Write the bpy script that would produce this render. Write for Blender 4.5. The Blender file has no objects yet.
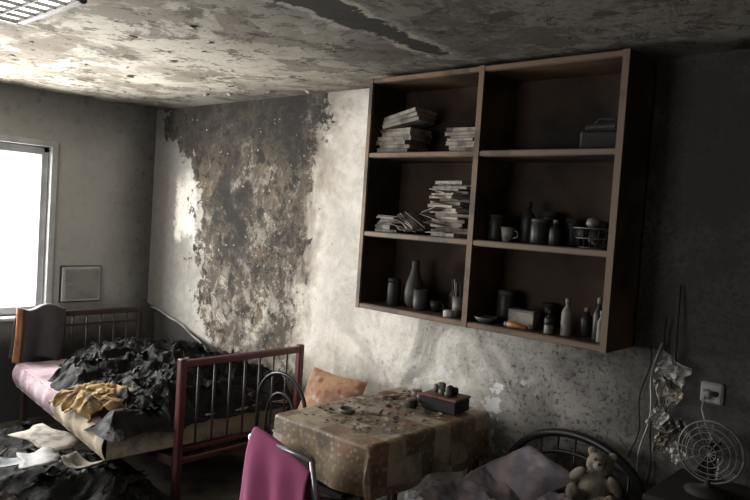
import bpy, math, random
from mathutils import Vector, Matrix, noise, Euler
random.seed(7)
C=bpy.context.scene
C.view_settings.view_transform='Standard'
C.view_settings.exposure=0.2

# ---------------------------------------------------------------- node helper
class NG:
    def __init__(s,name):
        s.m=bpy.data.materials.new(name); s.m.use_nodes=True
        s.t=s.m.node_tree; s.n=s.t.nodes; s.b=s.n['Principled BSDF']
        s.tc=s.n.new('ShaderNodeTexCoord').outputs['Object']
        sp=s.n.new('ShaderNodeSeparateXYZ'); s.t.links.new(s.tc,sp.inputs[0]); s.x,s.y,s.z=sp.outputs
    def L(s,a,i):
        if isinstance(a,(int,float)): i.default_value=a
        elif isinstance(a,tuple): i.default_value=(a+(1,))[:4] if len(i.default_value)==4 else a[:3]
        else: s.t.links.new(a,i)
    def math(s,op,a,b=0.0,c=None):
        n=s.n.new('ShaderNodeMath'); n.operation=op; s.L(a,n.inputs[0]); s.L(b,n.inputs[1])
        if c is not None: s.L(c,n.inputs[2])
        return n.outputs[0]
    def add(s,a,b): return s.math('ADD',a,b)
    def sub(s,a,b): return s.math('SUBTRACT',a,b)
    def mul(s,a,b): return s.math('MULTIPLY',a,b)
    def mx(s,a,b): return s.math('MAXIMUM',a,b)
    def mn(s,a,b): return s.math('MINIMUM',a,b)
    def inv(s,a): return s.math('SUBTRACT',1.0,a)
    def sm(s,v,lo,hi,a=0.0,b=1.0):
        n=s.n.new('ShaderNodeMapRange'); n.interpolation_type='SMOOTHSTEP'
        s.L(v,n.inputs[0]); n.inputs[1].default_value=lo; n.inputs[2].default_value=hi
        n.inputs[3].default_value=a; n.inputs[4].default_value=b
        return n.outputs[0]
    def noise(s,scale,detail=6,rough=.6,off=(0,0,0),dist=0.0,stretch=(1,1,1),col=False):
        mp=s.n.new('ShaderNodeMapping'); s.t.links.new(s.tc,mp.inputs[0]); mp.inputs[1].default_value=off; mp.inputs[3].default_value=stretch
        n=s.n.new('ShaderNodeTexNoise'); s.t.links.new(mp.outputs[0],n.inputs['Vector'])
        n.inputs['Scale'].default_value=scale; n.inputs['Detail'].default_value=detail; n.inputs['Roughness'].default_value=rough; n.inputs['Distortion'].default_value=dist
        return n.outputs['Color' if col else 0]
    def vor(s,scale,off=(0,0,0),out='Distance',feat='F1'):
        mp=s.n.new('ShaderNodeMapping'); s.t.links.new(s.tc,mp.inputs[0]); mp.inputs[1].default_value=off
        n=s.n.new('ShaderNodeTexVoronoi'); n.feature=feat; s.t.links.new(mp.outputs[0],n.inputs['Vector']); n.inputs['Scale'].default_value=scale
        return n.outputs[out]
    def mix(s,f,a,b,mode='MIX'):
        n=s.n.new('ShaderNodeMix'); n.data_type='RGBA'; n.blend_type=mode
        s.L(f,n.inputs[0]); s.L(a,n.inputs[6]); s.L(b,n.inputs[7]); return n.outputs[2]
    def ramp(s,f,stops,interp='LINEAR'):
        n=s.n.new('ShaderNodeValToRGB'); s.L(f,n.inputs[0]); cr=n.color_ramp; cr.interpolation=interp
        while len(cr.elements)<len(stops): cr.elements.new(.5)
        for e,(p,c) in zip(cr.elements,stops): e.position=p; e.color=tuple(c)+(1,)
        return n.outputs[0]
    def bump(s,h,strength=.4,dist=.01):
        n=s.n.new('ShaderNodeBump'); n.inputs['Strength'].default_value=strength; n.inputs['Distance'].default_value=dist
        s.L(h,n.inputs['Height']); s.t.links.new(n.outputs[0],s.b.inputs['Normal'])
    def done(s,col,rough=.8,metal=0.0,spec=None):
        s.L(col,s.b.inputs['Base Color']); s.L(rough,s.b.inputs['Roughness']); s.L(metal,s.b.inputs['Metallic'])
        if spec is not None: s.b.inputs['Specular IOR Level'].default_value=spec
        return s.m

def simple(name,col,rough=.7,metal=0.0,soot=.35,scale=9,bump=.15,dark=(.02,.018,.016),spec=None):
    g=NG(name); n=g.noise(scale,6,.65); f=g.sm(n,.42,.68)
    c=g.mix(g.mul(f,soot),col,dark)
    g.bump(g.noise(scale*4,4),bump,.004)
    return g.done(c,rough,metal,spec)

# ---------------------------------------------------------------- materials
def mat_backwall():
    g=NG('burnt_plaster_back')
    a=g.noise(1.3,6,.6); b=g.noise(5,8,.65,(3,1,2)); c=g.noise(16,8,.7,(7,2,1)); d=g.noise(45,5,.7,(1,5,3))
    big=g.noise(2.3,5,.6,(5,5,5),.8); drip=g.noise(5,6,.6,(2,2,2),.2,(1,1,.18)); huge=g.noise(1.7,4,.55,(8,1,3),.4)
    xw=g.add(g.add(g.x,g.mul(g.sub(a,.5),.7)),g.mul(g.sub(b,.5),.5))
    xb=g.add(g.add(g.x,g.mul(g.sub(big,.5),1.1)),g.mul(g.sub(b,.5),.6))
    zw=g.add(g.add(g.z,g.mul(g.sub(b,.5),.5)),g.mul(g.sub(a,.5),.4))
    cream=g.mix(g.sm(c,.35,.7),(.86,.82,.75),(.72,.68,.61))
    mo=g.noise(7.5,12,.74,(2,9,4),.5)
    zt=g.add(g.add(g.mul(mo,.6),g.mul(big,.4)),g.mul(g.sub(g.z,1.2),-.055))
    burn=g.ramp(zt,[(.38,(.04,.035,.03)),(.43,(.10,.082,.063)),(.47,(.22,.175,.125)),(.50,(.14,.112,.085)),(.535,(.38,.33,.265)),(.60,(.64,.61,.54))])
    fl=g.noise(17,10,.78,(8,3,2),.3)
    burn=g.mix(g.mul(g.sm(fl,.545,.585),g.mul(g.sm(g.z,2.0,1.1,.22,.95),g.sm(huge,.35,.55,.5,1))),burn,(.72,.68,.61))
    burn=g.mix(g.mul(g.sm(g.noise(8,10,.76,(1,1,7),.4),.53,.57),.9),burn,(.045,.038,.032))
    burn=g.mix(g.mul(g.sm(g.noise(4,8,.7,(4,6,7),.4),.58,.62),.7),burn,(.31,.23,.14))
    burn=g.mix(g.mul(g.sm(g.noise(6,4,.5,(6,1,1)),.60,.64),g.mul(g.sm(g.z,1.5,2.0),.95)),burn,(.03,.028,.026))
    zL=g.add(.74,g.add(g.mul(g.sm(g.z,1.8,2.45),-.6),g.mul(g.inv(g.sm(g.z,.4,1.1)),.30)))
    zR=g.add(1.93,g.add(g.mul(g.sm(g.z,1.9,2.45),.12),g.mul(g.math('SINE',g.mul(g.z,4.2)),.07)))
    Lm=g.sm(g.sub(g.add(g.x,g.mul(g.sub(a,.5),.5)),zL),-.35,.35)
    Rm=g.sm(g.sub(g.add(g.x,g.mul(g.sub(big,.5),.5)),zR),.28,-.30)
    B0=g.mn(Lm,Rm)
    isl=g.add(g.mul(g.sub(b,.5),2.0),g.mul(g.sub(c,.5),1.5))
    Bt=g.sm(g.add(B0,isl),.40,.54)
    halo=g.mul(g.sm(g.sub(g.x,zL),-.75,.0),g.inv(g.sm(g.sub(xb,zR),-.1,.45)))
    col=g.mix(Bt,cream,burn)
    ys=g.mul(g.mul(halo,g.inv(Bt)),g.sm(g.x,1.3,1.7))
    col=g.mix(g.mul(ys,g.add(.2,g.mul(drip,.95))),col,(.34,.265,.185))
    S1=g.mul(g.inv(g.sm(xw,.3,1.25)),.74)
    S2=g.sm(xw,2.9,4.35,0,.92)  # soot thickening rightward, also painted to deepen the window light's falloff
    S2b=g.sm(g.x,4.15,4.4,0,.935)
    S3=g.mul(g.sm(zw,2.25,2.55),.65)
    topB=g.mul(g.mul(g.inv(g.sm(xb,1.75,2.45)),g.sm(zw,1.6,2.35)),.82)
    hal=g.mul(g.mul(halo,g.sm(drip,.38,.60)),.50)
    dx=g.math('POWER',g.math('ABSOLUTE',g.math('DIVIDE',g.sub(xb,1.16),.22)),2.0)
    dz=g.math('POWER',g.math('ABSOLUTE',g.math('DIVIDE',g.sub(zw,1.74),.46)),2.0)
    core=g.inv(g.sm(g.add(dx,dz),.1,2.6))
    sx=g.add(1.14,g.mul(g.sub(1.8,g.z),.20))
    vz=g.mul(g.inv(g.sm(g.math('ABSOLUTE',g.sub(xb,sx)),.02,.30)),g.mul(g.sm(fl,.40,.52),g.sm(g.z,.4,.7)))
    edge=g.mul(g.inv(g.sm(g.math('ABSOLUTE',g.sub(xb,1.84)),.02,.16)),g.mul(g.sm(drip,.40,.58),g.inv(g.sm(g.z,1.2,1.9))))
    blot=g.mul(g.mul(g.sm(huge,.48,.62),g.inv(g.sm(xb,1.8,2.1))),.62)
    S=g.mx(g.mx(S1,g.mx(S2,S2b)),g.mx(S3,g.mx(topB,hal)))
    S=g.mx(S,g.mul(g.mul(g.sm(big,.40,.60),g.mul(g.sm(g.x,2.0,2.3),g.inv(g.sm(g.x,3,3.4)))),.30))
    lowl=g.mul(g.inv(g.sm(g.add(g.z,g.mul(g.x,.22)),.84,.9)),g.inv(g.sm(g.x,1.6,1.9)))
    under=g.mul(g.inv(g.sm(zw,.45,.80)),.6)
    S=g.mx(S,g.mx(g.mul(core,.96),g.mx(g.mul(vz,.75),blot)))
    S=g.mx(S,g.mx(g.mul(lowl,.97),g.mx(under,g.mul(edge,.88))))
    P=g.mul(g.mul(g.sm(g.add(g.x,g.mul(g.sub(c,.5),.25)),.34,.40),g.inv(g.sm(g.add(g.x,g.mul(g.sub(c,.5),.25)),.6,.7))),
            g.mul(g.sm(g.add(g.z,g.mul(g.sub(b,.5),.5)),1.38,1.46),g.inv(g.sm(g.add(g.z,g.mul(g.sub(b,.5),.5)),1.8,2.0))))
    S=g.mul(S,g.inv(g.mul(P,.97)))
    speck=g.mul(g.mul(g.sm(d,.50,.66),g.sm(c,.38,.6)),g.sm(xw,2.4,3.1,0.03,.40))
    smear=g.mul(g.mul(g.sm(big,.42,.62),g.sm(xw,2.6,3.0)),.5)
    S=g.mn(g.add(S,g.add(speck,g.mul(smear,g.inv(S)))),.962)
    chip=g.mul(g.mul(g.sm(b,.57,.585),g.inv(g.sm(g.z,.85,1.0))),g.mul(g.sm(g.x,2.6,2.8),g.inv(g.sm(g.x,3.6,3.8))))
    S=g.mul(S,g.inv(g.mul(chip,.85)))
    col=g.mix(chip,col,(.78,.79,.79))
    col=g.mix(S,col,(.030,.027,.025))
    g.bump(g.add(g.mul(mo,1.0),g.add(g.mul(c,.6),g.mul(Bt,g.mul(fl,1.5)))),.5,.03)
    return g.done(col,.85,spec=.3)
def mat_leftwall():
    g=NG('sooty_plaster_left'); a=g.noise(1.4,7,.6); c=g.noise(14,8,.7)
    yy=g.add(g.y,g.mul(g.sub(a,.5),.5))
    base=g.mix(a,(.35,.345,.33),(.49,.48,.455))
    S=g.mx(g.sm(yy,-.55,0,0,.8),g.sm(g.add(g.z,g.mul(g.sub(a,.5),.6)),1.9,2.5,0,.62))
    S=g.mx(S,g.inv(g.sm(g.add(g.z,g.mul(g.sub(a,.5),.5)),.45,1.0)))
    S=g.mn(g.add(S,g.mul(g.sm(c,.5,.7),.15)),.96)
    g.bump(c,.3,.01)
    return g.done(g.mix(S,base,(.035,.032,.03)),.85,spec=.3)
def mat_ceiling():
    g=NG('peeling_sooty_ceiling'); a=g.noise(1.5,8,.65,(4,4,0),.5); b=g.noise(4.0,10,.72,(1,2,0),.4); c=g.noise(20,8,.7)
    base=g.ramp(a,[(.32,(.24,.21,.172)),(.44,(.43,.39,.32)),(.52,(.62,.575,.49)),(.64,(.74,.69,.60))])
    base=g.mix(g.mul(g.sm(b,.52,.55),.75),base,(.72,.67,.58))
    base=g.mix(g.mul(g.sm(g.noise(2.6,10,.72,(9,1,0),.6),.52,.55),.72),base,(.24,.20,.155))
    base=g.mix(g.mul(g.sm(g.noise(5.5,9,.75,(3,8,0),.5),.56,.58),.8),base,(.12,.10,.082))
    base=g.mix(g.mul(g.sm(g.noise(13,8,.75,(2,7,0),.3),.60,.62),.85),base,(.05,.045,.04))
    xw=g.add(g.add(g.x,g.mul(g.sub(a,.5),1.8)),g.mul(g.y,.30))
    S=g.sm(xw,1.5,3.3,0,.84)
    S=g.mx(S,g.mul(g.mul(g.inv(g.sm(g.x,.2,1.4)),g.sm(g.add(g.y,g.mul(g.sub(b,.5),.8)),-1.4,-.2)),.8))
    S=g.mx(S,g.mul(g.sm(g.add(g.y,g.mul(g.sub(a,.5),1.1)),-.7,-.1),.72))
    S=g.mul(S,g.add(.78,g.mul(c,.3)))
    line=g.math('ABSOLUTE',g.sub(g.add(g.x,g.mul(g.sub(b,.5),.30)),g.add(3.37,g.mul(g.y,-.03))))
    wd=g.sm(g.y,-1.7,-.4,.11,.03)
    strip=g.mul(g.inv(g.sm(g.sub(line,wd),0,.02)),g.inv(g.sm(g.y,-.5,-.4)))
    rim=g.mul(g.mul(g.sm(g.sub(line,wd),0,.01),g.inv(g.sm(g.sub(line,wd),.03,.06))),g.inv(g.sm(g.y,-.5,-.4)))
    S=g.mul(S,g.inv(g.mul(rim,.35)))
    S=g.mx(S,g.mul(strip,.985))
    g.bump(g.add(g.mul(a,1.0),g.add(g.mul(b,.8),g.sub(g.mul(c,.25),g.mul(strip,.8)))),.45,.03)
    return g.done(g.mix(S,base,(.03,.027,.023)),.9,spec=.2)
M={}
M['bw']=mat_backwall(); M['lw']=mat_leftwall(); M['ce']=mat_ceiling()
M['dw']=simple('sooty_plaster_dark',(.22,.22,.21),.9,soot=.6,scale=2)
M['rw']=simple('sooty_plaster_pale',(.40,.39,.37),.9,soot=.5,scale=2)
M['fl']=simple('charred_floor',(.14,.12,.10),.7,soot=.8,scale=5)
M['wframe']=simple('window_frame_grey',(.46,.47,.48),.5,soot=.3,scale=4)
M['panel']=simple('panel_door_grey',(.27,.27,.26),.6,soot=.5,scale=5)
def mat_wood():
    g=NG('scorched_wood'); n=g.noise(3,6,.6,stretch=(1,1,12)); a=g.noise(2,5,.6)
    c=g.mix(n,(.12,.068,.036),(.19,.11,.058)); c=g.mix(g.sm(a,.36,.62,.3,.92),c,(.020,.015,.012))
    g.bump(n,.1,.003); return g.done(c,.6,spec=.3)
M['wood']=mat_wood()
def mat_edge():
    g=NG('shelf_edge_wood'); n=g.noise(4,6,.6); a=g.sm(g.x,2.7,4.25,.2,.62)
    c=g.mix(n,(.21,.12,.058),(.27,.155,.078)); c=g.mix(g.mx(a,g.sm(n,.42,.66,.1,.9)),c,(.035,.025,.02)); return g.done(c,.55)
M['edge']=mat_edge()
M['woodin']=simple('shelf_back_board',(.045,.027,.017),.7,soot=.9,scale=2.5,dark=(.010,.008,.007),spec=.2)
M['red']=simple('painted_metal_maroon',(.11,.028,.032),.4,soot=.5,scale=8)
M['redb']=simple('burnt_metal_maroon',(.05,.026,.026),.55,soot=.6,scale=8)
M['black']=simple('black_metal',(.010,.010,.012),.35,0.0,soot=.3,scale=6)
M['chrome']=simple('steel_tube',(.40,.40,.42),.3,.8,soot=.5,scale=10)
M['paper']=simple('sooty_paper',(.31,.275,.23),.8,soot=.85,scale=12)
M['paperl']=simple('pale_paper',(.42,.40,.38),.8,soot=.5,scale=8)
M['cover']=simple('book_cover_grey',(.14,.13,.12),.6,soot=.6)
M['coverb']=simple('book_cover_blue',(.09,.10,.12),.6,soot=.6)
M['coverr']=simple('book_cover_red',(.18,.07,.055),.6,soot=.5)
M['glassd']=simple('dark_glass',(.020,.020,.018),.4,soot=.3,spec=.25)
M['glassb']=simple('sooty_glass',(.05,.05,.045),.5,soot=.6,spec=.25)
M['plw']=simple('white_plastic',(.17,.16,.14),.65,soot=.7,scale=14)
M['plo']=simple('orange_plastic',(.34,.14,.045),.5,soot=.5)
M['tin']=simple('tin_metal',(.13,.122,.11),.55,.2,soot=.6)
M['dark']=simple('sooty_object',(.026,.023,.021),.7,soot=.5,spec=.2)
M['pinkc']=simple('magenta_cloth',(.30,.055,.15),.85,soot=.3,scale=5,dark=(.12,.02,.06))
M['sheet']=simple('pink_bedsheet',(.38,.29,.32),.85,soot=.75,scale=4,dark=(.10,.05,.07))
M['foam']=simple('mattress_cream',(.50,.42,.32),.85,soot=.8,scale=5)
M['yel']=simple('yellow_scorched_cloth',(.31,.20,.085),.9,soot=1.0,scale=7)
M['orange']=simple('orange_lining',(.36,.15,.07),.8,soot=.45)
M['jacket']=simple('grey_jacket_cloth',(.05,.046,.05),.85,soot=.4)
def mat_char():
    g=NG('charred_textile'); a=g.noise(9,10,.75); b=g.noise(30,8,.8,(3,3,3)); w=g.noise(3,6,.6,(6,1,2))
    c=g.ramp(a,[(.3,(.002,.002,.002)),(.55,(.0035,.0035,.0035)),(.7,(.009,.008,.007))])
    c=g.mix(g.mul(g.mul(g.sm(b,.62,.68),g.sm(w,.54,.64)),.45),c,(.11,.09,.075))
    g.bump(g.add(a,g.mul(b,.4)),.7,.03); return g.done(c,g.sm(a,.46,.60,.65,.35),spec=.13)
M['char']=mat_char()
M['ash']=simple('grey_ash',(.08,.07,.06),.9,soot=.6,spec=.15)
def mat_tablecloth():
    g=NG('patchwork_oilcloth')
    mp=g.n.new('ShaderNodeMapping'); g.t.links.new(g.tc,mp.inputs[0]); mp.inputs[3].default_value=(9,9,9)
    fl=g.n.new('ShaderNodeVectorMath'); fl.operation='FLOOR'; g.t.links.new(mp.outputs[0],fl.inputs[0])
    wn=g.n.new('ShaderNodeTexWhiteNoise'); wn.noise_dimensions='3D'; g.t.links.new(fl.outputs[0],wn.inputs['Vector'])
    c=g.ramp(wn.outputs['Value'],[(0,(.19,.13,.07)),(.25,(.47,.39,.27)),(.5,(.29,.21,.125)),(.72,(.56,.48,.35)),(.88,(.30,.15,.09))],'CONSTANT')
    v=g.vor(34); c=g.mix(g.mul(g.inv(g.sm(v,.2,.42)),.55),c,(.52,.45,.33))
    v2=g.vor(34,(.3,.2,.1)); c=g.mix(g.mul(g.inv(g.sm(v2,.12,.25)),.5),c,(.22,.12,.07))
    n=g.noise(6,9,.7); c=g.mix(g.sm(n,.42,.64,.10,.72),c,(.07,.058,.045))
    n2=g.noise(40,5,.7,(4,4,4)); c=g.mix(g.mul(g.sm(n2,.6,.66),.5),c,(.50,.45,.38))
    g.bump(n,.2,.01); return g.done(c,.5)
M['tcloth']=mat_tablecloth()
def mat_print():
    g=NG('printed_orange_cloth'); v=g.vor(14,(1,2,3)); n=g.noise(7,6,.65)
    c=g.mix(g.sm(n,.40,.6),(.44,.25,.14),(.34,.17,.10))
    c=g.mix(g.mul(g.inv(g.sm(v,.18,.26)),.8),c,(.50,.42,.34)); c=g.mix(g.mul(g.sm(g.vor(9,(4,4,4)),.22,.14),.8),c,(.28,.06,.05))
    c=g.mix(g.sm(n,.5,.72,0,.6),c,(.04,.03,.025)); return g.done(c,.8)
M['print']=mat_print()
def mat_blanket():
    g=NG('striped_blanket'); w=g.math('SINE',g.mul(g.add(g.x,g.mul(g.y,.5)),42.0))
    c=g.mix(g.sm(w,-.6,.6),(.26,.24,.28),(.38,.31,.33)); n=g.noise(5,7,.6)
    c=g.mix(g.sm(n,.4,.7,.1,.7),c,(.04,.036,.038)); return g.done(c,.9)
M['blank']=mat_blanket()
M['fur']=simple('teddy_fur',(.20,.165,.125),.95,soot=.75,scale=12,bump=.5)
M['furl']=simple('teddy_muzzle_fur',(.25,.21,.17),.95,soot=.5,scale=10,bump=.5)
M['cablew']=simple('white_cable',(.36,.36,.35),.5,soot=.4,scale=10)
def emis(name,col,st):
    m=bpy.data.materials.new(name); m.use_nodes=True; b=m.node_tree.nodes['Principled BSDF']
    b.inputs['Emission Color'].default_value=col+(1,); b.inputs['Emission Strength'].default_value=st; b.inputs['Base Color'].default_value=(.8,.8,.8,1); return m
M['tube']=emis('fluorescent_diffuser',(1,.98,.95),3.0)
M['plaster']=simple('plaster_flake',(.42,.38,.32),.9,soot=.7,scale=12)

# ---------------------------------------------------------------- mesh builder
class MB:
    def __init__(s): s.v=[];s.f=[];s.mi=[];s.sm=[];s.mats=[]
    def mid(s,m):
        if m not in s.mats: s.mats.append(m)
        return s.mats.index(m)
    def addf(s,vs,fs,m,smooth=False,T=None):
        o=len(s.v)
        for p in vs:
            p=Vector(p); s.v.append(T@p if T else p)
        k=s.mid(m)
        for f in fs: s.f.append([o+i for i in f]); s.mi.append(k); s.sm.append(smooth)
    def box(s,c,sz,m,rot=(0,0,0),T=None,bev=0.0):
        x,y,z=[q/2 for q in sz]
        R=Matrix.Translation(c)@Euler(rot).to_matrix().to_4x4()
        if T: R=T@R
        if bev>0:
            b=min(bev,x*.9,y*.9,z*.9); vs=[];idx={}
            for sx in(-1,1):
                for sy in(-1,1):
                    for sz_ in(-1,1):
                        for k,(ex,ey,ez) in enumerate(((0,b,b),(b,0,b),(b,b,0))):
                            idx[(sx,sy,sz_,k)]=len(vs); vs.append((sx*(x-ex),sy*(y-ey),sz_*(z-ez)))
            fs=[]
            I=lambda a,b_,c_,k: idx[(a,b_,c_,k)]
            for t in(-1,1):
                fs.append([I(t,-1,-1,0),I(t,1,-1,0),I(t,1,1,0),I(t,-1,1,0)])
                fs.append([I(-1,t,-1,1),I(1,t,-1,1),I(1,t,1,1),I(-1,t,1,1)])
                fs.append([I(-1,-1,t,2),I(1,-1,t,2),I(1,1,t,2),I(-1,1,t,2)])
            for p in(-1,1):
                for q in(-1,1):
                    fs.append([I(-1,p,q,1),I(1,p,q,1),I(1,p,q,2),I(-1,p,q,2)])
                    fs.append([I(p,-1,q,0),I(p,1,q,0),I(p,1,q,2),I(p,-1,q,2)])
                    fs.append([I(p,q,-1,0),I(p,q,1,0),I(p,q,1,1),I(p,q,-1,1)])
                    for w in(-1,1): fs.append([I(p,q,w,0),I(p,q,w,1),I(p,q,w,2)])
            s.addf(vs,fs,m,False,R); return
        vs=[(-x,-y,-z),(x,-y,-z),(x,y,-z),(-x,y,-z),(-x,-y,z),(x,-y,z),(x,y,z),(-x,y,z)]
        s.addf(vs,[(0,3,2,1),(4,5,6,7),(0,1,5,4),(1,2,6,5),(2,3,7,6),(3,0,4,7)],m,False,R)
    def tube(s,pts,r,m,n=10,T=None,closed=False):
        pts=[Vector(p) for p in pts]; vs=[];fs=[]; N=len(pts)
        rr=r if isinstance(r,(list,tuple)) else [r]*N
        up=None
        for i,p in enumerate(pts):
            d=(pts[min(i+1,N-1)]-pts[max(i-1,0)]).normalized()
            if up is None: up=d.orthogonal().normalized()
            up=(up-d*up.dot(d)); up=up.normalized() if up.length>1e-6 else d.orthogonal().normalized()
            w=d.cross(up)
            for k in range(n):
                a=2*math.pi*k/n; vs.append(p+(up*math.cos(a)+w*math.sin(a))*rr[i])
        for i in range(N-1):
            for k in range(n): fs.append((i*n+k,i*n+(k+1)%n,(i+1)*n+(k+1)%n,(i+1)*n+k))
        fs.append(tuple(range(n))[::-1]); fs.append(tuple((N-1)*n+k for k in range(n)))
        s.addf(vs,fs,m,True,T)
    def lathe(s,c,prof,m,n=20,rot=(0,0,0)):
        R=Matrix.Translation(c)@Euler(rot).to_matrix().to_4x4(); vs=[];fs=[]
        for r,z in prof:
            for k in range(n): a=2*math.pi*k/n; vs.append((r*math.cos(a),r*math.sin(a),z))
        for i in range(len(prof)-1):
            for k in range(n): fs.append((i*n+k,i*n+(k+1)%n,(i+1)*n+(k+1)%n,(i+1)*n+k))
        fs.append(tuple(range(n))[::-1]); fs.append(tuple((len(prof)-1)*n+k for k in range(n)))
        s.addf(vs,fs,m,True,R)
    def grid(s,fn,nu,nv,m,smooth=True):
        vs=[];fs=[]
        for i in range(nu+1):
            for j in range(nv+1): vs.append(fn(i/nu,j/nv))
        for i in range(nu):
            for j in range(nv): a=i*(nv+1)+j; fs.append((a,a+nv+1,a+nv+2,a+1))
        s.addf(vs,fs,m,smooth)
    def ell(s,c,r,m,T=None,rot=(0,0,0),n=16):
        R=Matrix.Translation(c)@Euler(rot).to_matrix().to_4x4()
        if T: R=T@R
        vs=[(0,0,-r[2])];fs=[]
        for i in range(1,n):
            th=math.pi*i/n
            for j in range(n): ph=2*math.pi*j/n; vs.append((r[0]*math.sin(th)*math.cos(ph),r[1]*math.sin(th)*math.sin(ph),-r[2]*math.cos(th)))
        vs.append((0,0,r[2])); K_=len(vs)-1
        for j in range(n): fs.append((0,1+(j+1)%n,1+j)); fs.append((K_,1+(n-2)*n+j,1+(n-2)*n+(j+1)%n))
        for i in range(n-2):
            for j in range(n): fs.append((1+i*n+j,1+i*n+(j+1)%n,1+(i+1)*n+(j+1)%n,1+(i+1)*n+j))
        s.addf(vs,fs,m,True,R)
    def obj(s,name,solid=0.0,parent=None,sub=0):
        me=bpy.data.meshes.new(name); me.from_pydata([tuple(v) for v in s.v],[],s.f)
        for m in s.mats: me.materials.append(m)
        for p,k,q in zip(me.polygons,s.mi,s.sm): p.material_index=k; p.use_smooth=q
        me.update(); o=bpy.data.objects.new(name,me); C.collection.objects.link(o)
        if solid: md=o.modifiers.new('solid','SOLIDIFY'); md.thickness=solid; md.offset=0
        if sub: md=o.modifiers.new('sub','SUBSURF'); md.levels=sub; md.render_levels=sub
        if parent: o.parent=parent
        return o
def fb(x,y,z=0,o=5): return noise.fractal(Vector((x,y,z)),.8,2.1,o)
def rdg(x,y,z=0,o=5):
    v=0;a=1;s=1
    for i in range(o): v+=a*(1-abs(noise.noise(Vector((x*s,y*s,z+i*7)))*2)); a*=.5; s*=2.1
    return v/1.9

# ---------------------------------------------------------------- room
RX,RY,H=6.4,-4.6,2.5
b=MB(); b.box((RX/2,RY/2,-.05),(RX+.5,-RY+.5,.1),M['fl']); b.obj('floor')
b=MB(); b.box((RX/2,RY/2,H+.05),(RX+.5,-RY+.5,.1),M['ce']); b.obj('ceiling')
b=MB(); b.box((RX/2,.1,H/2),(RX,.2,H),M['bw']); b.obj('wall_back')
b=MB(); b.box((RX+.1,RY/2,H/2),(.2,-RY,H),M['dw']); b.obj('wall_right')
FX0,FX1,FZ0,FZ1=1.6,3.4,.85,2.1
b=MB()
b.box((FX0/2,RY-.1,H/2),(FX0,.2,H),M['rw']); b.box(((FX1+RX)/2,RY-.1,H/2),(RX-FX1,.2,H),M['rw'])
b.box(((FX0+FX1)/2,RY-.1,FZ0/2),(FX1-FX0,.2,FZ0),M['rw']); b.box(((FX0+FX1)/2,RY-.1,(FZ1+H)/2),(FX1-FX0,.2,H-FZ1),M['rw'])
b.obj('wall_front')
b=MB(); xc_=(FX0+FX1)/2; zc_=(FZ0+FZ1)/2  # unseen window, added on the front wall to carry the fill light
for (cx,cz,sx,sz) in ((FX0+.03,zc_,.06,FZ1-FZ0),(FX1-.03,zc_,.06,FZ1-FZ0),(xc_,FZ0+.03,FX1-FX0,.06),(xc_,FZ1-.03,FX1-FX0,.06),(xc_,zc_,.07,FZ1-FZ0)):
    b.box((cx,RY-.06,cz),(sx,.07,sz),M['wframe'],bev=.008)
b.obj('added_fill_window')
WY0,WY1,WZ0,WZ1=-.87,-2.75,.80,2.08
b=MB()
b.box((-.125,WY0/2,H/2),(.25,-WY0,H),M['lw'])
b.box((-.125,(WY1+RY)/2,H/2),(.25,WY1-RY,H),M['lw'])
b.box((-.125,(WY0+WY1)/2,WZ0/2),(.25,WY0-WY1,WZ0),M['lw'])
b.box((-.125,(WY0+WY1)/2,(WZ1+H)/2),(.25,WY0-WY1,H-WZ1),M['lw'])
b.obj('wall_left')
b=MB(); yc=(WY0+WY1)/2; w=WY0-WY1; zc=(WZ0+WZ1)/2; h=WZ1-WZ0
for (cy,cz,sy,sz) in ((WY0-.025,zc,.05,h),(WY1+.025,zc,.05,h),(yc,WZ0+.025,w,.05),(yc,WZ1-.025,w,.05),(yc,zc,.07,h)):
    b.box((-.06,cy,cz),(.07,sy,sz),M['wframe'],bev=.008)
for cy in (yc+w/4,yc-w/4):
    ww=w/2-.09; hh=h-.10
    for (py,pz,sy,sz) in ((cy-ww/2,zc,.03,hh),(cy+ww/2,zc,.03,hh),(cy,zc-hh/2,ww,.03),(cy,zc+hh/2,ww,.03)):
        b.box((-.05,py,pz),(.05,sy,sz),M['wframe'],bev=.006)
b.box((-.03,yc,WZ0-.015),(.22,w+.1,.03),M['wframe'],bev=.008)
for (cy,cz,sy,sz) in ((WY0+.025,zc,.05,h+.10),(WY1-.025,zc,.05,h+.10),(yc,WZ1+.025,w,.05)):
    b.box((.008,cy,cz),(.016,sy,sz),M['wframe'],bev=.004)
b.obj('window_1')
b=MB(); yy=-.60; zz=1.03
b.box((.010,yy,zz),(.02,.33,.29),M['dark'],bev=.006)
b.box((.024,yy,zz),(.014,.315,.275),M['wframe'],bev=.01)
b.box((.033,yy,zz),(.008,.275,.235),M['panel'],bev=.004)
b.lathe((.038,yy-.10,zz),[(.012,-.004),(.012,.006),(.008,.01)],M['chrome'],12,(0,math.pi/2,0))
b.obj('electrical_panel')

# ceiling light
b=MB(); lx,ly=2.33,-2.20
for (cx,cy,sx,sy) in ((lx-.31,ly,.03,.65),(lx+.31,ly,.03,.65),(lx,ly-.31,.65,.03),(lx,ly+.31,.65,.03)):
    b.box((cx,cy,2.487),(sx,sy,.024),M['tin'],bev=.004)
b.box((lx,ly,2.495),(.6,.6,.008),M['tube'])
for i in range(1,6):
    b.box((lx-.3+i*.1,ly,2.484),(.005,.6,.014),M['tin']); b.box((lx,ly-.3+i*.1,2.484),(.6,.005,.014),M['tin'])
b.obj('ceiling_light_fixture')

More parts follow.
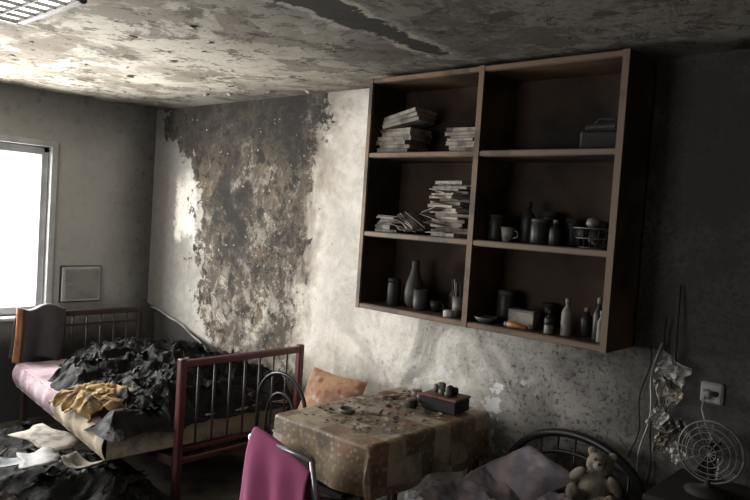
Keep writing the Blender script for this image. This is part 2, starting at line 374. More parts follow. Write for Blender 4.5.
# plaster flakes
b=MB()
def flake(p,n,sz,cl=.3):
    n=Vector(n); t=n.orthogonal().normalized(); t.rotate(Matrix.Rotation(random.random()*6.28,3,n)); w=n.cross(t)
    k=[]
    for i in range(4):
        for j in (-1,1):
            u=i/3; k.append(Vector(p)+t*(u*sz)+w*(j*sz*(.5-.15*u+random.uniform(-.15,.15)))+n*(sz*cl*u*u+.0015))
    b.addf(k,[(0,1,3,2),(2,3,5,4),(4,5,7,6)],M['plaster'],True)
for i in range(40):
    flake((random.uniform(.2,3.0),random.uniform(-2.0,-.1),2.499),(0,0,-1),random.uniform(.015,.045),.3)
for i in range(60):
    flake((random.gauss(1.3,.36),-.001,random.uniform(.7,2.4)),(0,-1,0),random.uniform(.006,.018),.35)
b.obj('peeling_plaster',.002)

# ---------------------------------------------------------------- wall shelf
X0,X1,Z0,Z1,D=2.743,4.211,1.196,2.475,.30; t=.03; XM=3.483; ZA,ZB=1.615,2.05
b=MB()
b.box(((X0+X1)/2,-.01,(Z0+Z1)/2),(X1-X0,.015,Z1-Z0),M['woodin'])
for x in (X0+t/2,XM,X1-t/2): b.box((x,-D/2,(Z0+Z1)/2),(t,D,Z1-Z0),M['wood'])
for z in (Z0+t/2,ZA,ZB,Z1-t/2):
    b.box(((X0+XM)/2,-D/2,z),(XM-X0-t,D-.003,t),M['wood']); b.box(((X1+XM)/2,-D/2,z),(X1-XM-t,D-.003,t),M['wood'])
    b.box(((X0+X1)/2,-D-.003,z),(X1-X0,.008,t*.7),M['edge'])
for x,w_ in ((X0+t/2,t*.8),(XM,t),(X1-t/2,t)): b.box((x,-D-.004,(Z0+Z1)/2),(w_,.012,Z1-Z0),M['edge'])
b.obj('hanging_bookcase')

def stack(name,cx,cy,z,n,sx,sy,hmin=.012,hmax=.03,jit=.12,mats=('cover','coverb','coverr','paper'),lean=0,b=None,fin=True):
    b=b or MB(); zz=z+.001
    for i in range(n):
        h=random.uniform(hmin,hmax); a=random.uniform(-jit,jit); ox=random.uniform(-.02,.02)+lean*i; oy=random.uniform(-.012,.012)
        kx=sx*random.uniform(.8,1); ky=sy*random.uniform(.85,1)
        T=Matrix.Translation((cx+ox,cy+oy,zz))@Matrix.Rotation(a,4,'Z')@Matrix.Rotation(random.uniform(-.02,.02),4,'Y')
        cm=M[random.choice(mats)]
        b.box((0,0,h/2),(kx-.006,ky-.006,h*.8),M['paper'],T=T)
        b.box((0,0,h*.05),(kx,ky,h*.1),cm,T=T); b.box((0,0,h*.95),(kx,ky,h*.1),cm,T=T)
        b.box((0,ky/2-.001,h/2),(kx,.003,h),cm,T=T)
        zz+=h+.0006
    return b.obj(name) if fin else (b,zz)
S0,S1,S2=Z0+t,ZA+t/2,ZB+t/2
b,zz=stack('x',2.90,-.17,S2,6,.25,.19,.018,.026,.12,('paper','paper','cover'),.003,fin=False)
for i in range(3):
    T=Matrix.Translation((2.93+.005*i,-.17,zz+.028+i*.022))@Euler((0,-.20,.15-.1*i)).to_matrix().to_4x4()
    b.box((0,0,0),(.23,.18,.018),M['paper'],T=T); b.box((0,0,.010),(.235,.185,.002),M['cover'],T=T)
b.obj('book_stack')
stack('book_stack',3.35,-.15,S2,7,.20,.22,.012,.022,.12,('paper','cover'))
b,zz=stack('x',2.88,-.16,S1,8,.17,.23,.006,.014,.35,('paper','cover','coverb'),.004,fin=False)
for i in range(9):
    an=random.uniform(-.5,.5)
    T=Matrix.Translation((2.98+i*.012,-.17,S1+.03+i*.006))@Euler((0,.25+.04*i,an)).to_matrix().to_4x4()
    b.box((0,0,0),(.15,.2,.004),M['paper'],T=T)
b.obj('paper_pile')
b,zz=stack('x',3.30,-.16,S1,20,.23,.23,.005,.02,.5,('paper','cover','paper','coverr'),fin=False)
for i in range(7):
    T=Matrix.Translation((3.26+random.uniform(-.04,.03),-.22,S1+.03+i*.035))@Euler((random.uniform(-.1,.2),random.uniform(-.2,.3),random.uniform(-.7,.7))).to_matrix().to_4x4()
    b.box((0,0,0),(.16,.14,.003),M['paper'],T=T)
b.obj('paper_pile')

def bottle(name,x,y,z,r,h,m,cap='plw',neck=.35,capm=True):
    b=MB(); r2=r*neck
    b.lathe((x,y,z+.001),[(r*.9,0),(r,h*.03),(r,h*.6),(r*.85,h*.68),(r2,h*.78),(r2,h*.86)],M[m])
    b.lathe((x,y,z+h*.86),[(r2*1.25,0),(r2*1.25,h*.14),(r2*1.1,h*.145)],M[cap]); return b.obj(name)
def jar(name,x,y,z,r,h,m,lid='dark'):
    b=MB(); b.lathe((x,y,z+.001),[(r*.9,0),(r,h*.06),(r,h*.75),(r*.88,h*.84),(r*.88,h*.86)],M[m])
    b.lathe((x,y,z+h*.84),[(r*.95,0),(r*.95,h*.14),(r*.9,h*.16)],M[lid]); return b.obj(name)
def cup(name,x,y,z,r,h,m):
    b=MB(); b.lathe((x,y,z+.001),[(r*.7,0),(r,h),(r*.9,h),(r*.62,h*.08)],M[m]); 
    b.tube([(x+r*.8,y,z+h*.8),(x+r*1.5,y,z+h*.75),(x+r*1.6,y,z+h*.4),(x+r*.75,y,z+h*.25)],.004,M[m],6); return b.obj(name)
jar('glass_jar',2.93,-.2,S0,.038,.15,'glassd')
jar('glass_jar',2.86,-.1,S0,.03,.11,'glassb')
b=MB(); b.lathe((3.04,-.16,S0+.001),[(.03,0),(.05,.03),(.055,.08),(.048,.13),(.03,.18),(.02,.22),(.022,.25),(.018,.26)],M['glassb']); b.obj('flower_vase')
b=MB(); b.lathe((3.12,-.2,S0+.001),[(.035,0),(.04,.02),(.04,.11),(.037,.11),(.035,.02)],M['glassb']); b.obj('drinking_glass')
cup('tea_cup',3.20,-.17,S0,.035,.06,'glassd')
b=MB(); b.lathe((3.36,-.18,S0+.001),[(.035,0),(.037,.1),(.033,.1),(.03,.01)],M['tin'])
for i in range(7):
    a=i*.9; b.tube([(3.36+.01*math.cos(a),-.18+.01*math.sin(a),S0+.01),(3.36+.045*math.cos(a),-.18+.045*math.sin(a),S0+.17+.01*(i%3))],.004,M['plw' if i%2 else 'dark'],6)
b.obj('pen_holder')
b=MB(); b.lathe((3.36,-.27,S0+.001),[(.025,0),(.028,.008),(.028,.03),(.02,.034)],M['paperl']); b.obj('small_jar')
bottle('medicine_bottle',3.27,-.1,S0,.03,.16,'glassd','dark')
bottle('medicine_bottle',2.99,-.08,S0,.028,.14,'glassd','tin')
jar('glass_jar',3.60,-.12,S0,.045,.16,'glassd','glassb') 
b=MB(); b.lathe((3.57,-.25,S0+.001),[(.03,0),(.05,.015),(.06,.03),(.057,.03),(.03,.01)],M['tin']); b.obj('small_bowl')
b=MB(); b.box((3.74,-.18,S0+.04),(.13,.08,.075),M['paper'],(0,0,.1),bev=.003); b.box((3.74,-.18,S0+.08),(.134,.084,.012),M['cover'],(0,0,.1),bev=.003); b.obj('medicine_box')
b=MB(); b.tube([(3.71,-.275,S0+.018),(3.74,-.275,S0+.018),(3.81,-.275,S0+.013)],[.014,.014,.010],M['plo']); b.tube([(3.695,-.275,S0+.018),(3.71,-.275,S0+.018)],.011,M['plw']); b.obj('ointment_tube')
bottle('medicine_bottle',3.98,-.22,S0,.025,.17,'plw'); bottle('medicine_bottle',4.03,-.12,S0,.03,.13,'glassd')
bottle('shampoo_bottle',4.12,-.2,S0,.024,.19,'glassd'); bottle('shampoo_bottle',4.155,-.25,S0,.016,.14,'plw')
bottle('medicine_bottle',3.88,-.19,S0,.025,.10,'glassd','dark'); jar('small_jar',3.91,-.25,S0,.022,.05,'tin')
jar('food_jar',3.81,-.07,S0,.035,.12,'glassd')
jar('glass_jar',3.55,-.18,S1,.04,.13,'glassd'); cup('tea_cup',3.64,-.22,S1,.035,.07,'plw'); bottle('medicine_bottle',3.70,-.14,S1,.035,.2,'glassd','dark')
jar('glass_jar',3.80,-.2,S1,.045,.12,'glassd','glassb'); bottle('perfume_bottle',3.88,-.2,S1,.03,.12,'glassd','tin')
jar('glass_jar',3.79,-.09,S1,.045,.16,'glassd'); jar('food_jar',3.92,-.1,S1,.04,.13,'glassd')
b=MB(); bx,by=4.05,-.17
for k in range(14):
    a=2*math.pi*k/14; b.tube([(bx+.06*math.cos(a),by+.05*math.sin(a),S1+.004),(bx+.09*math.cos(a),by+.075*math.sin(a),S1+.09)],.003,M['dark'],5)
for zz,rx,ry in ((.004,.06,.05),(.045,.075,.062),(.09,.09,.075)):
    b.tube([(bx+rx*math.cos(q*.3142),by+ry*math.sin(q*.3142),S1+zz) for q in range(21)],.003,M['tin'],6)
for k in range(7): b.lathe((bx+random.uniform(-.045,.045),by+random.uniform(-.03,.03),S1+.04+.012*k),[(.005,-.025),(.028,-.012),(.034,0),(.028,.02),(.005,.028)],M['dark' if k%3 else 'tin'],12)
b.obj('wire_basket')
b=MB(); b.box((4.07,-.15,S2+.045),(.2,.16,.09),M['dark'],(0,0,.15),bev=.012); b.box((4.07,-.15,S2+.105),(.16,.13,.03),M['dark'],(0,0,-.1),bev=.01); b.tube([(4.0,-.15,S2+.12),(4.03,-.15,S2+.15),(4.1,-.15,S2+.15),(4.13,-.15,S2+.12)],.006,M['dark'],6); b.obj('charred_case')

# ---------------------------------------------------------------- burnt bed
def post(b,x,y,z1,s,m): b.box((x,y,z1/2+.001),(s,s,z1),m,bev=.006)
b=MB()
for X,z1,y0,y1 in ((.2,.85,-.18,-1.07),(2.16,.86,-.17,-1.03)):
    R=M['redb'] if X<1 else M['red']
    post(b,X,y0,z1+.01,.042,R); post(b,X,y1,z1+.01,.042,R)
    b.box((X,(y0+y1)/2,z1-.02),(.035,y0-y1,.04),R,bev=.006)
    b.box((X,(y0+y1)/2,.30),(.03,y0-y1,.035),R,bev=.005)
    b.box((X,(y0+y1)/2,.74 if X<1 else .36),(.02,y0-y1,.018),R)
    for i in range(1,8):
        yv=y0+(y1-y0)*i/8; b.tube([(X,yv,.3),(X,yv,z1-.03)],.0065,M['redb'],8)
R=M['redb']
for y in (-.18,-1.05):
    b.box((1.18,y,.30),(1.94,.03,.05),R,bev=.005)
for i in range(11): b.box((.35+i*.165,-.61,.315),(.06,.84,.012),M['dark'])
BED=b.obj('burnt_metal_bed')
b=MB()
def quadpt(u,v):
    A=Vector((.27,-.2,0));B_=Vector((.30,-1.17,0));Cc=Vector((2.04,-1.38,0));Dd=Vector((2.10,-.2,0))
    return A*(1-u)*(1-v)+B_*(1-u)*v+Cc*u*v+Dd*u*(1-v)
def mt(u,v):
    p=quadpt(u,v); p.z=.50+.012*fb(p.x*4,p.y*4,0,3); return p
b.grid(mt,40,24,M['sheet'])
def side(u,w):
    p=quadpt(u,1); p.z=.50+.012*fb(p.x*4,p.y*4,0,3)-w*.15; p.y-=.03*math.sin(w*math.pi)+.006*math.sin(u*60); return p
b.grid(lambda u,w:side(u*.5,w),40,6,M['sheet']); b.grid(lambda u,w:side(.5+u*.5,w),40,6,M['foam'])
b.grid(lambda u,w:quadpt(u,0)+Vector((0,.0,.5-w*.15)),10,2,M['foam'])
b.grid(lambda u,w:quadpt(0,u)+Vector((0,0,.5-w*.15)),10,2,M['foam']); b.grid(lambda u,w:quadpt(1,u)+Vector((0,0,.5-w*.15)),10,2,M['foam'])
b.grid(lambda u,v:quadpt(u,v)+Vector((0,0,.345)),10,6,M['foam'])
b.obj('mattress',parent=BED)
def shards(b,n,fx,mats,smin,smax,tilt=.7):
    for i in range(n):
        p=fx(); s_=random.uniform(smin,smax)
        E=Euler((random.uniform(-tilt,tilt),random.uniform(-tilt,tilt),random.random()*6.28)).to_matrix().to_4x4()
        T=Matrix.Translation(p)@E; vs=[];k=random.uniform(-.6,.6); N=6
        ph=random.random()*9
        for a in range(N+1):
            for c_ in range(N+1):
                u=a/N-.5; v=c_/N-.5
                r_=1+.35*math.sin(math.atan2(v,u)*3+ph)+.2*math.sin(math.atan2(v,u)*7+ph*2)
                vs.append((u*s_*r_,v*s_*.7*r_,k*s_*u*u*2+.14*s_*math.sin(u*9+ph)*math.cos(v*7+ph)))
        fs=[(a*(N+1)+c_,(a+1)*(N+1)+c_,(a+1)*(N+1)+c_+1,a*(N+1)+c_+1) for a in range(N) for c_ in range(N)]
        b.addf(vs,fs,random.choice(mats),True,T)
b=MB()
def cb(u,v):
    x=.28+u*1.84; y=-.12-v*(1.0+.30*u)
    h=.17*rdg(x*2.4,y*2.4,1,5)+.035*rdg(x*8,y*8,4,3)
    e=min(u,1-u,v*1.0+.15,1-v)
    m=max(0,min(1,(e)/.12))
    hump=.12*math.exp(-((x-1.30)**2/.5+(y+.6)**2/.15))
    clear=max(0,1-((x-.50)/.36)**2)*max(0,min(1,(-y-.80)/.15))
    clear2=math.exp(-((x-1.6)**2/.05+(y+1.27)**2/.02))
    z=.475+(h+hump)*m-.16*clear-.12*clear2
    return Vector((x+.05*fb(x*5,y*5,3,3),y+.05*fb(x*5,y*5,9,3),z))
b.grid(cb,240,170,M['char'],True)
def onbed():
    while True:
        u=random.random();v=random.random(); p=cb(u,v)
        if p.z>.52: break
    p.z+=.004; return p
shards(b,80,onbed,[M['char']]*12+[M['ash'],M['dark']],.04,.12,.35)
b.obj('charred_bedding',parent=BED)
b=MB()
b.grid(lambda u,v:Vector((1.34+u*.48+.07*fb(u*3,v*3,1),-1.06-v*.32+.07*fb(u*3,v*3,7),.55+.07*rdg(u*3,v*3,3)-.05*(abs(u-.5)*2)**3-.15*max(0,v-.85)*3)),60,44,M['yel'])
b.obj('scorched_blanket',.006,parent=BED)
b=MB()
def jk(u,v):
    y=-.80-u*.33; s_=v*2-1
    x=.2+.05*math.tanh(s_*4)+.03*math.sin(u*9)*abs(s_)+.02*s_; z=.885-.38*abs(s_)**1.2-.02*math.cos(u*8)
    if abs(s_)<.15: z=.885-.02*math.cos(u*8)
    return Vector((x,y-.04*abs(s_),z))
b.grid(jk,24,40,M['jacket'])
b.grid(lambda u,v:jk(.93+u*.12,.5+v*.5)+Vector((.012,-.01,0)),3,20,M['orange'])
b.obj('draped_jacket',.012)
b=MB(); pts=[(.12,-.03,.83),(.35,-.03,.80),(.6,-.03,.74),(.85,-.035,.66),(1.05,-.04,.54),(1.2,-.06,.42)]
sp=[]
for i in range(len(pts)-1):
    for k in range(6): sp.append(Vector(pts[i]).lerp(Vector(pts[i+1]),k/6)+Vector((0,0,.006*math.sin((i*6+k)*.7))))
b.tube(sp,.007,M['paperl'],6); b.obj('loose_cable')

# floor debris
b=MB()
def hp(u,v):
    x=.3+u*2.45; y=-1.12-v*.95
    e=min(u,1-u,v+.1,1-v)/.16; e=max(0,min(1,e))
    z=(.10+.17*math.exp(-((x-1.95)**2/.22+(y+1.4)**2/.07))+.10*rdg(x*2.6,y*2.6,8,4)+.03*rdg(x*9,y*9,2,3))*e
    return Vector((x,y,z*.9+.003))
b.grid(hp,170,90,M['char'],True)
def onheap():
    p=hp(random.random(),random.random()*.8); p.z+=.01; return p
shards(b,70,onheap,[M['char']]*9+[M['dark']]*2+[M['ash']],.05,.16,.35)
b.obj('charred_debris_heap')
def sheet(b,c,sx,sy,rot,m,curl=.03):
    T=Matrix.Translation(c)@Euler(rot).to_matrix().to_4x4(); vs=[];n=8
    ph=random.random()*6
    for i in range(n+1):
        for j in range(n+1):
            u=i/n-.5;v=j/n-.5; r_=1+.12*math.sin(math.atan2(v,u)*5+ph)
            vs.append((u*sx*r_,v*sy*r_,curl*(math.sin(u*3+ph)+u*u*1.5+.3*math.sin(v*8+ph))))
    fs=[(i*(n+1)+j,(i+1)*(n+1)+j,(i+1)*(n+1)+j+1,i*(n+1)+j+1) for i in range(n) for j in range(n)]
    b.addf(vs,fs,m,True,T)
b=MB()
sheet(b,(1.50,-1.45,.33),.36,.20,(.1,.12,.25),M['paper'],.02)
sheet(b,(1.80,-1.62,.34),.24,.18,(.1,.15,-.3),M['cover'],.02)
sheet(b,(2.02,-1.50,.37),.18,.13,(-.1,.1,.5),M['paper'],.03)
sheet(b,(1.62,-1.72,.31),.24,.16,(.0,.1,.9),M['coverb'],.03)
sheet(b,(1.45,-1.72,.32),.14,.09,(.2,.1,.1),M['paper'],.05)
b.obj('scattered_papers',.004)

# ---------------------------------------------------------------- table
tx0,tx1,ty0,ty1,tz=2.93,3.53,-.10,-1.0,.745
b=MB()
b.box(((tx0+tx1)/2,(ty0+ty1)/2,tz-.015),(tx1-tx0,ty0-ty1,.028),M['wood'])
for x in (tx0+.04,tx1-.04):
    for y in (ty0-.04,ty1+.04): b.box((x,y,(tz-.03)/2),(.045,.045,tz-.03),M['wood'],bev=.004)
for y in (ty0-.04,ty1+.04): b.box(((tx0+tx1)/2,y,tz-.07),(tx1-tx0-.12,.02,.08),M['wood'])
for x in (tx0+.04,tx1-.04): b.box((x,(ty0+ty1)/2,tz-.07),(.02,ty0-ty1-.12,.08),M['wood'])
b.obj('dining_table')
b=MB(); DR=.24
def tcf(u,v):
    W=tx1-tx0; L_=ty0-ty1
    a=-DR+u*(W+2*DR); c=-.03+v*(L_+.03+DR)
    dx=0
    if a<0: dx=a
    elif a>W: dx=a-W
    dy=0
    if c>L_: dy=c-L_
    if c<0: c=0
    d=math.hypot(dx,dy)
    px=tx0+min(max(a,0),W); py=ty0-min(max(c,0),L_)
    if d>0:
        nx,ny=dx/d,-dy/d
        s_=(c if abs(dx)>0 else a)
        off=.008+d*(.08+.10*math.sin(s_*17+ (3 if dx>0 else 0)))
        px+=nx*off; py+=ny*off
        return Vector((px,py,tz+.004-d*.93-.012*math.sin(s_*9)*min(1,d*5)))
    return Vector((px,py,tz+.005+.002*fb(a*9,c*9)))
b.grid(tcf,70,80,M['tcloth']); b.obj('tablecloth')
TZ=tz+.008
def ontab(): return Vector((random.uniform(tx0+.04,tx1-.05),random.uniform(ty1+.06,ty0-.05),TZ+.006))
b=MB()
for i in range(190):
    p=ontab(); s_=random.uniform(.006,.028)
    b.box(p,(s_,s_*random.uniform(.4,1),.003),random.choice([M['ash'],M['dark'],M['paper'],M['coverr'],M['plaster']]),(random.uniform(-.3,.3),random.uniform(-.3,.3),random.random()*3))
b.obj('plaster_crumbs')
b=MB(); b.box((3.38,-.27,TZ+.035),(.20,.15,.065),M['dark'],(0,0,.1),bev=.006); b.box((3.38,-.27,TZ+.073),(.208,.158,.012),M['coverr'],(0,0,.1),bev=.004)
b.obj('storage_tin')
b=MB()
for i in range(9): b.lathe((3.38+random.uniform(-.07,.07),-.27+random.uniform(-.05,.05),TZ+.08),[(.012,0),(.018,.01),(.016,.025+.01*(i%3)),(.008,.03+.01*(i%3))],random.choice([M['tin'],M['dark'],M['dark']]),12)
b.obj('bottle_caps')
for x,y,r,h,m in ((3.22,-.25,.035,.045,'glassd'),(3.14,-.2,.03,.04,'tin'),(3.25,-.38,.03,.045,'dark')): jar('food_jar',x,y,TZ,r,h,m,'coverr')
b=MB(); b.lathe((3.04,-.3,TZ),[(.03,0),(.05,.006),(.055,.012),(.05,.012),(.03,.006)],M['coverr']); b.obj('saucer')
b=MB(); b.box((3.2,-.62,TZ+.01),(.09,.06,.014),M['paper'],(0,0,.4),bev=.003); b.obj('cigarette_pack')
b=MB(); b.lathe((3.12,-.72,TZ),[(.035,0),(.04,.018),(.036,.018),(.03,.005)],M['tin']); b.obj('ashtray')

def pillow(name,c,sx,sy,h,rot,m,par=None):
    b=MB(); T=Matrix.Translation(c)@Euler(rot).to_matrix().to_4x4()
    for sg in (1,-1):
        vs=[];n=24
        for i in range(n+1):
            for j in range(n+1):
                u=i/n*2-1;v=j/n*2-1; e=(1-abs(u)**3)*(1-abs(v)**3)
                rx=1-.10*(1-abs(v))**1*abs(u); ry=1-.10*(1-abs(u))*abs(v)
                vs.append((u*sx/2*rx,v*sy/2*ry,sg*(h/2*max(0,e)**.5+.008*fb(u*3,v*3,sg)*e)))
        fs=[(i*(n+1)+j,(i+1)*(n+1)+j,(i+1)*(n+1)+j+1,i*(n+1)+j+1) for i in range(n) for j in range(n)]
        if sg<0: fs=[f[::-1] for f in fs]
        b.addf(vs,fs,m,True,T)
    return b.obj(name,parent=par)
b=MB(); K=M['black']
arc=[(2.32,-.62,.002),(2.32,-.62,.60)]+[(2.52-.20*math.cos(a),-.62,.62+.19*math.sin(a)) for a in [math.pi*i/14 for i in range(15)]]+[(2.72,-.62,.60),(2.72,-.62,.002)]
b.tube(arc,.011,K,8)
arc2=[(2.52-.12*math.cos(a),-.62,.55+.15*math.sin(a)) for a in [math.pi*i/12 for i in range(13)]]
b.tube([(2.40,-.62,.44)]+arc2+[(2.64,-.62,.44)],.007,K,8)
for x in (2.33,2.71): b.tube([(x,-.24,.002),(x,-.24,.44)],.011,K,8)
b.lathe((2.52,-.43,.44),[(.18,0),(.2,.01),(.2,.035),(.17,.045)],K,28)
b.obj('round_back_chair')
pillow('printed_cushion',(2.55,-.26,.62),.46,.31,.13,(1.15,0.0,.0),M['print'])

b=MB(); Ck=M['chrome']; ox,oy=.07,.06
Tm=Matrix.Translation((ox,oy,0))
for x in (3.17,3.53):
    b.tube([(x,-1.46,.80),(x,-1.40,.45),(x,-1.10,.012)],.011,Ck,8,T=Tm)
    b.tube([(x+.02 if x<3.3 else x-.02,-1.44,.012),(x+.02 if x<3.3 else x-.02,-1.30,.30),(x+.02 if x<3.3 else x-.02,-1.14,.45)],.011,Ck,8,T=Tm)
b.tube([(3.17,-1.46,.80),(3.53,-1.46,.80)],.011,Ck,8,T=Tm); b.tube([(3.17,-1.43,.62),(3.53,-1.43,.62)],.009,Ck,8,T=Tm); b.tube([(3.17,-1.21,.17),(3.53,-1.21,.17)],.009,Ck,8,T=Tm)
b.box((3.35,-1.26,.46),(.35,.28,.025),M['dark'],bev=.01,T=Tm); b.box((3.35,-1.455,.74),(.34,.02,.12),M['dark'],(-.1,0,0),bev=.008,T=Tm)
FC=b.obj('folding_chair')
b=MB()
def pk(u,v):
    s_=v*2-1; x=ox+3.19+u*.33; f_=.02*math.sin(u*14+s_*2)*abs(s_)
    top=.835-.08*u**1.5
    return Vector((x-.03*abs(s_)*(1-u)+.04*u*abs(s_),oy-1.455+(.028+.03*abs(s_)+f_)*math.tanh(s_*5)*1.0,top-.36*max(0,abs(s_)-.06)))
b.grid(pk,36,50,M['pinkc']); b.obj('magenta_shawl',.006)
b=MB()
for x in (2.99,3.33):
    b.tube([(x,-.60,.012),(x,-.62,.42),(x,-.95,.44),(x,-1.12,.50),(x,-1.14,.66)],.010,Ck,8)
    b.tube([(x,-.93,.44),(x,-1.09,.012)],.010,Ck,8)
b.tube([(2.99,-1.14,.66),(3.33,-1.14,.66)],.010,Ck,8)
b.box((3.16,-.78,.45),(.36,.34,.03),M['dark'],bev=.01); b.box((3.16,-1.135,.61),(.32,.02,.08),M['dark'],bev=.006)
b.obj('tubular_chair')

# ---------------------------------------------------------------- right bed
b=MB(); bx0,bx1=3.66,4.36; xc=(bx0+bx1)/2; rw=(bx1-bx0)/2; hy=-.09
arc=[(xc-rw*math.cos(a),hy,.48+.27*math.sin(a)) for a in [math.pi*i/24 for i in range(25)]]
b.tube([(bx0,hy,.002),(bx0,hy,.45)]+arc+[(bx1,hy,.45),(bx1,hy,.002)],.020,K,10)
arc=[(xc-rw*.72*math.cos(a),hy,.50+.16*math.sin(a)) for a in [math.pi*i/20 for i in range(21)]]
b.tube([(xc-rw*.72,hy,.3)]+arc+[(xc+rw*.72,hy,.3)],.010,K,8)
b.tube([(bx0,hy,.34),(bx1,hy,.34)],.012,K,8)
for i in range(1,8):
    x=bx0+(bx1-bx0)*i/8; q=(x-xc)/rw; b.tube([(x,hy,.34),(x,hy,.48+.27*math.sqrt(1-q*q)-.01)],.006,K,6)
for x in (bx0,bx1): b.tube([(x,hy,.30),(x,-2.0,.30)],.016,K,8); b.tube([(x,-2.0,.002),(x,-2.0,.5)],.016,K,8)
b.tube([(bx0,-2.0,.5),(bx1,-2.0,.5)],.016,K,8)
for i in range(9): b.box((xc,-.25-i*.2,.315),(bx1-bx0,.06,.012),M['dark'])
BED2=b.obj('arched_metal_bed')
b=MB(); b.box((xc,-1.05,.385),(.66,1.84,.12),M['foam'],bev=.03); b.obj('mattress',parent=BED2)
b=MB()
def bl(u,v):
    x=bx0+.005+u*(bx1-bx0-.01); y=-.14-v*1.3
    e=max(0,min(1,min(u,1-u,v+.05,1-v)/.1))
    z=.452+(.05+.10*rdg(x*2.8,y*2.8,5)*.8+.02*rdg(x*8,y*8,5))*e
    z+=.03*math.exp(-((x-4.15)**2+(y+.52)**2)/.01)
    if x<4.0: z+=.02
    return Vector((x,y,z))
b.grid(bl,90,120,M['blank']); b.obj('crumpled_blanket',parent=BED2)
pillow('bed_cushion',(3.92,-.36,.60),.36,.3,.11,(.3,.1,-.4),M['blank'],BED2)
# teddy bear slumped against the headboard
T=Matrix.Translation((4.20,-.30,.585))@Matrix.Rotation(.35,4,'Z')@Matrix.Rotation(-.35,4,'X')@Matrix.Rotation(.15,4,'Y')@Matrix.Scale(.80,4)
b=MB(); F=M['fur']
b.ell((0,0,.03),(.085,.075,.10),F,T); b.ell((0,-.01,.155),(.072,.065,.065),F,T)
for s_ in(-1,1):
    b.ell((s_*.055,0,.215),(.026,.016,.026),F,T)
    b.ell((s_*.10,-.03,.07),(.03,.03,.065),F,T,(.6,s_*-.7,0))
    b.ell((s_*.07,-.10,-.03),(.035,.075,.036),F,T,(0,0,s_*.35)); b.ell((s_*.095,-.165,-.02),(.032,.02,.042),F,T)
TB=b.obj('teddy_bear')
rm=TB.modifiers.new('rm','REMESH'); rm.mode='VOXEL'; rm.voxel_size=.005; rm.use_smooth_shade=True
sm_=TB.modifiers.new('s','SMOOTH'); sm_.iterations=4
b=MB(); b.ell((0,-.068,.145),(.03,.022,.024),M['furl'],T); b.ell((0,-.091,.152),(.010,.007,.008),M['black'],T)
for s_ in(-1,1): b.ell((s_*.026,-.067,.175),(.007,.006,.007),M['black'],T)
b.obj('teddy_face',parent=TB)

# nightstand right
b=MB(); nx0,nx1,ny0,ny1=4.48,4.98,-.03,-.45
b.box(((nx0+nx1)/2,(ny0+ny1)/2,.35),(nx1-nx0,ny0-ny1,.68),M['dark'],bev=.006); b.box(((nx0+nx1)/2,(ny0+ny1)/2,.70),(nx1-nx0+.03,ny0-ny1+.02,.025),M['dark'],bev=.004)
for i in range(3):
    b.box(((nx0+nx1)/2,ny1-.006,.13+i*.21),(nx1-nx0-.05,.012,.18),M['dark'],bev=.004); b.tube([((nx0+nx1)/2-.04,ny1-.022,.14+i*.21),((nx0+nx1)/2+.04,ny1-.022,.14+i*.21)],.006,M['tin'],8)
b.obj('nightstand')
b=MB(); fx,fy,fz=4.64,-.26,.88; FM=M['dark']
b.lathe((fx,fy,.714),[(.08,0),(.085,.012),(.05,.025),(.012,.035),(.012,.06)],FM,20)
b.tube([(fx,fy+.03,.75),(fx,fy+.05,fz)],.012,FM,8)
b.tube([(fx+.12*math.cos(k*.2618),fy,fz+.12*math.sin(k*.2618)) for k in range(25)],.005,M['tin'],6)
for rr in (.03,.055,.08,.10):
    for yy_ in (-.035,.035):
        q0=yy_*(1-(rr/.13)**2*.6)
        b.tube([(fx+rr*math.cos(k*.2618),fy+q0,fz+rr*math.sin(k*.2618)) for k in range(25)],.0022,M['tin'],5)
for k in range(12):
    a=k*.5236
    for s_ in (-1,1): b.tube([(fx,fy+s_*.037,fz),(fx+.12*math.cos(a),fy+s_*.002,fz+.12*math.sin(a))],.002,M['tin'],4)
for k in range(3):
    a=k*2.094; b.addf([(fx,fy,fz),(fx+.09*math.cos(a),fy-.012,fz+.09*math.sin(a)),(fx+.10*math.cos(a+.4),fy,fz+.10*math.sin(a+.4)),(fx+.07*math.cos(a+.8),fy+.012,fz+.07*math.sin(a+.8))],[(0,1,2,3)],FM,True)
b.tube([(fx,fy,fz),(fx,fy+.09,fz)],[.03,.025],FM,12)
b.obj('desk_fan')
# wall socket with white cables
b=MB(); b.box((4.56,-.012,1.06),(.09,.024,.09),M['cablew'],bev=.008)
for dx_ in (-.018,.018): b.lathe((4.56+dx_,-.026,1.06),[(.012,0),(.012,.003),(.006,.003)],M['dark'],12,(math.pi/2,0,0))
b.box((4.545,-.038,1.055),(.03,.03,.04),M['cablew'],bev=.006)
b.tube([(4.545,-.055,1.05),(4.54,-.07,1.0),(4.56,-.06,.93),(4.60,-.06,.86),(4.63,-.08,.79),(4.64,-.14,.74)],.004,M['cablew'],6)
b.obj('wall_socket')
# hanging crumpled papers
b=MB()
def crumple(c,sx,sz,rot,m,seed,amp=.035):
    T=Matrix.Translation(c)@Euler(rot).to_matrix().to_4x4(); vs=[];n=14
    for i in range(n+1):
        for j in range(n+1):
            u=i/n-.5;v=j/n-.5; k=1+.25*fb(u*3+seed,v*3,2)
            vs.append((u*sx*k,amp*rdg(u*3+seed,v*3,seed,3)-.02-abs(u)*.03,v*sz*k))
    fs=[(i*(n+1)+j,(i+1)*(n+1)+j,(i+1)*(n+1)+j+1,i*(n+1)+j+1) for i in range(n) for j in range(n)]
    b.addf(vs,fs,m,False,T)
PL=M['paperl']
crumple((4.42,-.09,1.14),.12,.09,(0,.4,.2),PL,1,.05); crumple((4.38,-.08,1.04),.05,.12,(0,-.3,.3),PL,2)
crumple((4.44,-.10,1.03),.06,.08,(0,.7,-.3),M['paper'],7); crumple((4.38,-.10,.93),.06,.09,(.2,.5,.2),PL,3)
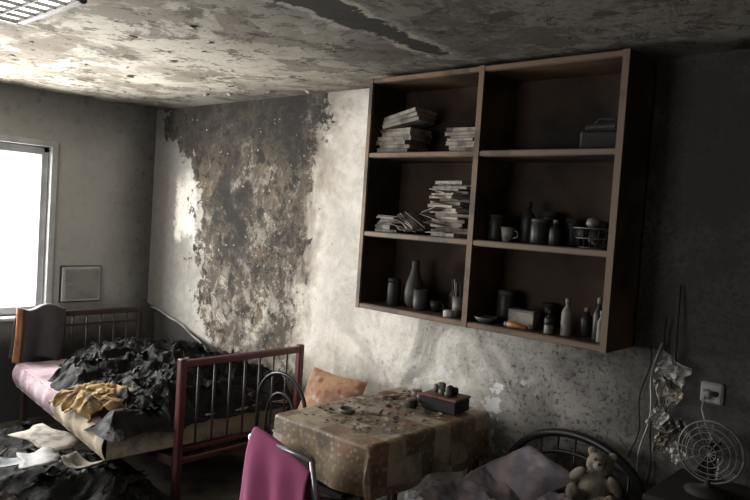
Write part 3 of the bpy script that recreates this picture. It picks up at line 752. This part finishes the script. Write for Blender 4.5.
crumple((4.45,-.10,.90),.10,.08,(0,-.4,.2),M['cover'],4,.05); crumple((4.40,-.10,.83),.06,.09,(0,.2,.5),M['paper'],5); crumple((4.47,-.11,.80),.07,.06,(0,.9,0),PL,6)
b.tube([(4.40,-.02,1.5),(4.41,-.05,1.3),(4.42,-.07,1.15),(4.40,-.08,.95),(4.42,-.08,.80)],.003,M['dark'],5)
b.obj('hanging_crumpled_papers',.002)
b=MB()
for k,(x,zt,zb) in enumerate(((4.30,1.22,.7),(4.335,1.24,.62),(4.37,1.35,.6))):
    b.tube([(x+.015*math.sin(q*.9+k*2)-.004*q,-.035-.01*math.sin(q+k),zt+(zb-zt)*q/12) for q in range(13)],.004,M['cablew'] if k==1 else M['dark'],5)
b.obj('dangling_wires')

# ---------------------------------------------------------------- light
W=bpy.data.worlds.new('w'); C.world=W; W.use_nodes=True
W.node_tree.nodes['Background'].inputs[0].default_value=(.9,.95,1,1); W.node_tree.nodes['Background'].inputs[1].default_value=2.5
def area(name,loc,rot,sx,sy,p,col):
    l=bpy.data.lights.new(name,'AREA'); l.shape='RECTANGLE'; l.size=sx; l.size_y=sy; l.energy=p; l.color=col
    o=bpy.data.objects.new(name,l); C.collection.objects.link(o); o.location=loc; o.rotation_euler=rot
area('window_daylight',(-.42,yc,zc-.05),(0,-math.pi/2-.08,0),1.7,2.2,280,(1,.985,.95))
area('added_fill_light',(xc_,RY-.3,zc_),(math.pi/2,0,0),1.8,1.3,34,(1,.975,.94))  # added weak fill from behind the camera, brightens right-hand faces

# ---------------------------------------------------------------- camera
cd=bpy.data.cameras.new('camera'); co=bpy.data.objects.new('camera',cd); C.collection.objects.link(co)
yaw,pit,rol=.729,-.045,.066
f=Vector((-math.sin(yaw)*math.cos(pit),math.cos(yaw)*math.cos(pit),math.sin(pit)))
r0=Vector((math.cos(yaw),math.sin(yaw),0)); u0=r0.cross(f)
r=math.cos(rol)*r0+math.sin(rol)*u0; u=-math.sin(rol)*r0+math.cos(rol)*u0
Mx=Matrix((r,u,-f)).transposed().to_4x4(); Mx.translation=Vector((5.404,-3.151,1.7))
co.matrix_world=Mx; cd.sensor_width=36; cd.lens=693/750*36; cd.clip_start=.05
C.camera=co
